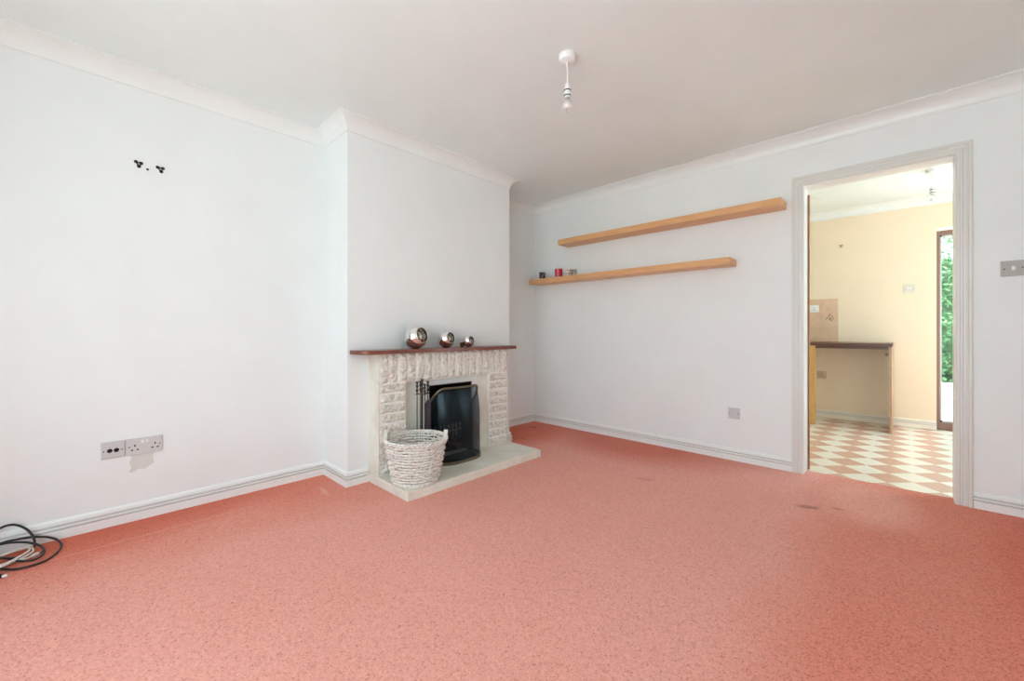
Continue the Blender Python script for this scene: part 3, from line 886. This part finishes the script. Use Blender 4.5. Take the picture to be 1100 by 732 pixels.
# tiled splashback
TX1 = -.563; TZ1 = 1.379; ts_ = .150
sb = thing('tile_splashback', (-.86, YK, .882), 'beige tiled splashback above the kitchen worktop', 'tiles')
lum('grout', MB().box(-1.20, TX1 + .006, YK - .006, YK - .0002, .882, TZ1 + .004), GROUT, sb)
tb = MB()
z = TZ1
while z > .90:
    z0 = max(.884, z - ts_ + .004)
    for i in range(4):
        tb.box(TX1 - (i + 1) * ts_ + .004, TX1 - i * ts_, YK - .010, YK - .003, z0, z)
    z -= ts_
lum('tile', tb, TILE, sb, bevel=.0015)
mc = on_y(891.5, 341.5, YK - .010)
mo_ = MB()
for (dx, dz, r) in ((0, -.012, .014), (-.026, .0, .009), (.022, .012, .010), (.0, .034, .010), (-.012, .018, .008), (.03, -.014, .008), (.012, -.03, .008), (-.034, -.016, .006)):
    disc(mo_, Vector((mc.x + dx, YK - .010, mc.z + dz)), Vector((0, -1, 0)), r, -.001, .0008, 10)
lum('printed_motif', mo_, MOTIF, sb).__setitem__('label', 'small brown printed motif on one tile')
cc4 = on_y(874.8, 332.0, YK - .010)
plate('tile_power_socket', cc4, 'back', .088, .086, 'white power socket on the beige kitchen tiles', 'socket', slots=outlet_slots(0, -.004), rockers=[(.0, .028, .01, .014)], body=BRIGHTP)
cc5 = on_y(882.6, 403.0, YK)
plate('low_power_socket', cc5, 'back', .088, .088, 'power socket on the kitchen wall under the worktop', 'socket', slots=outlet_slots(.0, -.004), rockers=[(.03, .026, .01, .014)], screws=[(-.034, 0, .003)], body=Mat('cream_plastic', (0.60, 0.46, 0.34, 1), 0.35).m)

# ------------------------------------------------------------------ kitchen worktop with end panel and support post
WX, WY0 = -.092, 5.45
kw = thing('kitchen_worktop', (-.4, 5.7, 0), 'dark edged worktop on a wood end panel against the cream kitchen wall', 'worktop')
lum('worktop', MB().box(-1.5, WX, WY0, YK - .011, .852, .882), WORKTOP, kw, bevel=.003)
lum('end_panel', MB().box(WX - .024, WX - .004, WY0 + .02, YK - .02, 0.0, .852), PANEL, kw, bevel=.002)
lum('support_post', MB().box(-.760, -.705, WY0 + .015, WY0 + .06, 0.0, .852), PINE, kw, bevel=.002)
lum('rail', MB().box(-.705, WX - .032, WY0 + .03, WY0 + .048, .825, .852), WORKTOP, kw)
cb = on_y(954.0, 387, WY0 + .10)
lum('catch', MB().box(WX - .052, WX - .032, WY0 + .05, WY0 + .10, .755, .79).box(WX - .06, WX - .032, WY0 + .06, WY0 + .08, .765, .78), BROWNF, kw)

# ------------------------------------------------------------------ pendants
def pendant(name, x, y, label, drop=.105, rr=.041):
    o = thing(name, (x, y, ZC), label, 'pendant light', 'bare bulb ceiling pendants')
    z = ZC
    lum('ceiling_rose', MB().lathe([(rr * 1.0, 0), (rr, -.018), (rr * .93, -.030), (rr * .55, -.036), (.008, -.040), (.006, -.046)], (x, y, z), 32), BRIGHTP, o, smooth=False)
    lum('cord', MB().tube([(x, y, z - .036), (x + .001, y, z - .09), (x + .001, y, z - .042 - drop)], .0032, 8), BRIGHTP, o)
    z1 = z - .036 - drop
    h_ = lum('lampholder', MB().lathe([(.005, 0), (.012, -.006), (.0155, -.03), (.0165, -.033), (.0165, -.066), (.0125, -.068), (.0125, -.074)], (x + .001, y, z1), 24), BRIGHTP, o)
    b_ = MB()
    for q in (-.034, -.060): b_.lathe([(.0168, q), (.0182, q - .001), (.0182, q - .005), (.0168, q - .006)], (x + .001, y, z1), 24, cap=False)
    lum('shade_ring', b_, DARK, h_)
    zb = z1 - .068
    pr = [(.0115, 0), (.0115, -.012), (.013, -.018)]
    for i in range(1, 13):
        a = .45 + (PI - .45) * i / 12
        pr.append((.0285 * math.sin(a), -.044 + .0285 * math.cos(a) ))
    bo = lum('bulb', MB().lathe(pr, (x + .001, y, zb), 28), BULB, o, smooth=True)
    lum('bulb_cap', MB().lathe([(.0110, .006), (.0110, -.014), (.006, -.016)], (x + .001, y, zb), 20), STEEL, bo)
    lum('filament', MB().tube([(x - .004, y, zb - .015), (x - .009, y, zb - .042), (x, y + .003, zb - .047), (x + .011, y, zb - .042), (x + .006, y, zb - .015)], .0007, 5), STEEL, bo)
    return o
pp_ = on_z(609.3, 59.5, ZC)
pendant('pendant_light', pp_.x, pp_.y, 'bare bulb pendant hanging from the living room ceiling')
pk = on_z(1001.3, 182.0, ZC)
pendant('pendant_light', pk.x, pk.y, 'bare bulb pendant hanging in the kitchen, seen through the doorway', .10)

# ------------------------------------------------------------------ wall fixings on the left wall
def plugs(pts, label, r=.0085):
    q = [on_x(u, v, XL) for u, v in pts]
    c = sum(q, Vector()) / len(q)
    o = thing('wall_fixing', (XL, c.y, c.z), label, 'wall fixing', 'black wall fixings left from a bracket')
    for k in q:
        lum('plug', MB().lathe([(r, 0), (r * 1.05, .003), (r * .7, .006), (r * .35, .0035)], k, 14, (1, 0, 0)), DARK, o)
    if len(q) > 1:
        lum('link_plate', MB().tube([p_ + Vector((.0015, 0, 0)) for p_ in q], .0056, 6, True), DARK, o)
    return o
plugs([(146.0, 173.8), (151.6, 175.6), (149.2, 178.9)], 'left one of the two black three-plug fixings on the left wall', .0080)
plugs([(169.3, 179.9), (174.9, 181.3), (173.2, 184.6)], 'right one of the two black three-plug fixings on the left wall', .0080)
plugs([(158.5, 182.2)], 'single tiny black plug between the two three-plug wall fixings', .0055)
q = [on_y(u, v, YK) for u, v in ((902.0, 263.5), (905.5, 263.0), (903.6, 265.6))]
o = thing('wall_hook', (q[0].x, YK, q[2].z), 'tiny brown hook fixed high on the cream kitchen wall', 'hook')
lum('hook_plate', MB().tube([p_ + Vector((0, -.002, 0)) for p_ in q], .004, 6, True), BROWNF, o)
lum('peg', MB().tube([q[2], q[2] + Vector((0, -.02, 0)), q[2] + Vector((0, -.024, .012))], .003, 6), BROWNF, o)

# ------------------------------------------------------------------ coiled cables at the left edge
def smooth_path(pts, closed=False, k=10):
    P = [Vector(p) for p in pts]; out = []
    n_ = len(P)
    for i in range(n_ if closed else n_ - 1):
        p0 = P[(i - 1) % n_] if closed or i > 0 else P[0]
        p1 = P[i]; p2 = P[(i + 1) % n_]
        p3 = P[(i + 2) % n_] if closed or i + 2 < n_ else P[-1]
        for j in range(k):
            t = j / k
            out.append(0.5 * ((2 * p1) + (p2 - p0) * t + (2 * p0 - 5 * p1 + 4 * p2 - p3) * t * t + (3 * p1 - p0 - 3 * p2 + p3) * t ** 3))
    if not closed: out.append(P[-1])
    return out
cg = on_z(8, 606, 0)
bc = thing('black_cable', (cg.x, cg.y, 0), 'coiled black aerial cable on the carpet against the left skirting', 'cable')
def gz(u, v, z=.006): return on_z(u, v, z)
path = [gz(-26, 612), gz(-8, 611), gz(12, 612), gz(30, 609, .008), gz(48, 603, .006), gz(61, 594, .006), gz(66, 586, .008), on_x(61, 580, -2.915), on_x(50, 577.2, -2.925), on_x(36, 577.2, -2.928), on_x(20, 579.5, -2.925), on_x(4, 583, -2.915), on_x(-12, 590, -2.90),
        gz(-22, 602, .008), gz(-8, 600, .012), gz(6, 600, .012), gz(20, 603, .016), gz(34, 602.5, .016), gz(45, 597, .014), gz(47.5, 591.5, .014), on_x(42, 586, -2.88), on_x(28, 583, -2.90), on_x(10, 583.5, -2.905), on_x(-10, 588, -2.90),
        gz(-24, 596, .02), gz(-10, 599, .026), gz(10, 600, .03), on_x(28, 597.5, -2.86), on_x(36.5, 588, -2.88), on_x(36.5, 579, -2.915), on_x(31, 571, -2.93), on_x(23, 566, -2.938), on_x(14, 564, -2.94), on_x(4, 566, -2.94), on_x(-6, 572, -2.935), on_x(-16, 582, -2.92), gz(-26, 598, .01)]
lum('sheath', MB().tube(smooth_path(path), .0047, 8), DARK, bc, smooth=True)
pl = MB().tube([gz(-6, 618.5, .008), gz(2.5, 619.5, .008)], .0075, 10)
lum('plug', pl, DARK, bc, smooth=False)
lum('plug_tip', MB().tube([gz(2.5, 619.5, .008), gz(7.5, 618.8, .008)], .005, 10), BRIGHTP, bc)
wc = thing('white_cable', (cg.x - .02, cg.y - .02, 0), 'coiled white cable lying inside the black cable loops by the left wall', 'cable')
path = [gz(-24, 618), gz(-4, 612), gz(10, 606, .006), gz(22, 600.5, .008), gz(31, 595.5, .010), gz(35.5, 592, .012), gz(33.5, 588.8, .016), gz(24, 590.5, .014), gz(10, 594, .012), gz(-6, 598.5, .012), gz(-24, 606, .012), gz(-14, 608, .017), gz(0, 607.8, .018), gz(12, 602.8, .018),
        gz(24, 596.5, .020), gz(31.5, 591.2, .022), gz(29.5, 588.5, .022), gz(20, 591, .022), gz(6, 596, .022), gz(-10, 601, .022), gz(-22, 608, .022), gz(-8, 612, .020), gz(4, 608, .018), gz(16, 602.5, .018), gz(26, 601, .012), gz(36, 597.5, .008)]
lum('sheath', MB().tube(smooth_path(path), .0040, 8), CABLEW, wc, smooth=True)
lum('plug', MB().tube([gz(34, 598.2, .008), gz(41, 595, .008)], .0075, 10), CABLEW, wc)
lum('plug_tip', MB().tube([gz(41, 595, .008), gz(46, 592.5, .008)], .004, 8), STEEL, wc)

# ------------------------------------------------------------------ garden
struct('ground', MB().box(-16, 16, -16, 20, -.22, -.12), PAVING)
tag(lum('garden_wall', MB().box(-3.0, 4.0, 9.25, 9.45, -.12, .12).box(-3.0, 4.0, 9.21, 9.49, .12, .19), RENDERW, origin=(.5, 9.35, -.12), bevel=.006), 'low white garden wall in front of the green hedge', 'wall')
hd_ = thing('garden_hedge', (.8, 10.1, -.12), 'green leafy hedge in the garden behind the glazed door', 'hedge')
lv = MB()
for i in range(11000):
    x = random.uniform(-1.6, 3.4); z = random.betavariate(1.15, 1.25) * 2.95 - .1
    fr_ = random.random() ** 2
    y = 9.55 + fr_ * .7 + .16 * noise.noise(Vector((x * 2.2, z * 2.2, 1.0)))
    if z > 2.35 and noise.noise(Vector((x * 3, z * 3, 4))) > .05: continue
    s_ = random.uniform(.030, .062)
    a = Vector((random.gauss(0, 1), random.gauss(0, .7), random.gauss(0, 1))).normalized()
    nn = Vector((random.gauss(0, .6), -1, random.gauss(.5, .5))).normalized()
    a = (a - nn * a.dot(nn)).normalized(); c_ = nn.cross(a)
    P = Vector((x, y, z))
    lv.add([P - a * s_, P + c_ * s_ * .42 + nn * .006, P + a * s_, P - c_ * s_ * .42 + nn * .006], [(0, 1, 2), (0, 2, 3)])
lum('foliage', lv, LEAF, hd_)
core = MB(); vs = []; fs = []
for i in range(41):
    for k in range(25):
        x = -1.8 + 5.4 * i / 40; z = -.12 + 2.35 * k / 24
        y = 10.15 + .12 * noise.noise(Vector((x * 3, z * 3, 9))); zz = z + (.25 * noise.noise(Vector((x * 2, 3, 1))) if k > 18 else 0)
        vs += [(x, y, zz), (x, y + .5, zz)]
def _i(i, k, s): return (i * 25 + k) * 2 + s
for i in range(40):
    for k in range(24):
        for s_ in (0, 1): fs.append((_i(i, k, s_), _i(i + 1, k, s_), _i(i + 1, k + 1, s_), _i(i, k + 1, s_)))
    fs.append((_i(i, 24, 0), _i(i + 1, 24, 0), _i(i + 1, 24, 1), _i(i, 24, 1)))
lum('inner_growth', core.add(vs, fs), LEAF, hd_)
st = MB()
for i in range(9):
    x = -1.4 + i * .58
    st.tube([(x, 10.0, -.12), (x + random.uniform(-.1, .1), 10.05, .9), (x + random.uniform(-.2, .2), 10.0, 1.9)], lambda t: .035 - .02 * t, 6)
lum('stem', st, BARK, hd_)

# ------------------------------------------------------------------ light: daylight sky through the windows
wd = bpy.data.worlds.new('daylight'); SC.world = wd; wd.use_nodes = True
nt = wd.node_tree; bg = nt.nodes['Background']
tc = nt.nodes.new('ShaderNodeTexCoord'); sp = nt.nodes.new('ShaderNodeSeparateXYZ')
nt.links.new(tc.outputs['Generated'], sp.inputs[0])
rp = nt.nodes.new('ShaderNodeValToRGB'); nt.links.new(sp.outputs['Z'], rp.inputs['Fac'])
e = rp.color_ramp.elements
e[0].position = 0.0; e[0].color = (0.83, 0.94, 1.0, 1)
e[1].position = 0.7; e[1].color = (0.68, 0.85, 1.0, 1)
nt.links.new(rp.outputs['Color'], bg.inputs['Color'])
bg.inputs['Strength'].default_value = 3.6

sd = bpy.data.lights.new('sun', 'SUN'); sd.energy = 9.0; sd.angle = math.radians(1.5); sd.color = (1.0, 0.97, 0.92)
so = bpy.data.objects.new('sun', sd); COL.objects.link(so)
so.rotation_euler = Vector((-math.cos(math.radians(62)), 0.06, -math.sin(math.radians(62)))).to_track_quat('-Z', 'Y').to_euler()
so.location = (8, 0, 12)

def portal(name, loc, rot, sx, sy):
    ld = bpy.data.lights.new(name, 'AREA'); ld.shape = 'RECTANGLE'; ld.size = sx; ld.size_y = sy
    ld.cycles.is_portal = True
    o = bpy.data.objects.new(name, ld); COL.objects.link(o); o.location = loc; o.rotation_euler = rot
    return o
portal('window_daylight', ((WX0 + WX1) / 2, Y0 - .22, (WZ0 + WZ1) / 2), (PI / 2, 0, 0), WX1 - WX0, WZ1 - WZ0)
portal('added_kitchen_window_daylight', (1.72, (QY0 + QY1) / 2, (QZ0 + QZ1) / 2), (0, PI / 2, 0), QZ1 - QZ0, QY1 - QY0)
portal('garden_door_daylight', ((KX0 + KX1) / 2, YK + .27, 1.03), (-PI / 2, 0, 0), KX1 - KX0, 2.06)

SC.cycles.use_denoising = True
SC.cycles.max_bounces = 14
SC.cycles.diffuse_bounces = 8
SC.cycles.transparent_max_bounces = 16
SC.cycles.sample_clamp_indirect = 8.0
SC.cycles.caustics_reflective = False
SC.view_settings.view_transform = 'Standard'
SC.view_settings.look = 'None'
SC.view_settings.gamma = 1.0
SC.view_settings.use_curve_mapping = False
SC.view_settings.exposure = 0.54
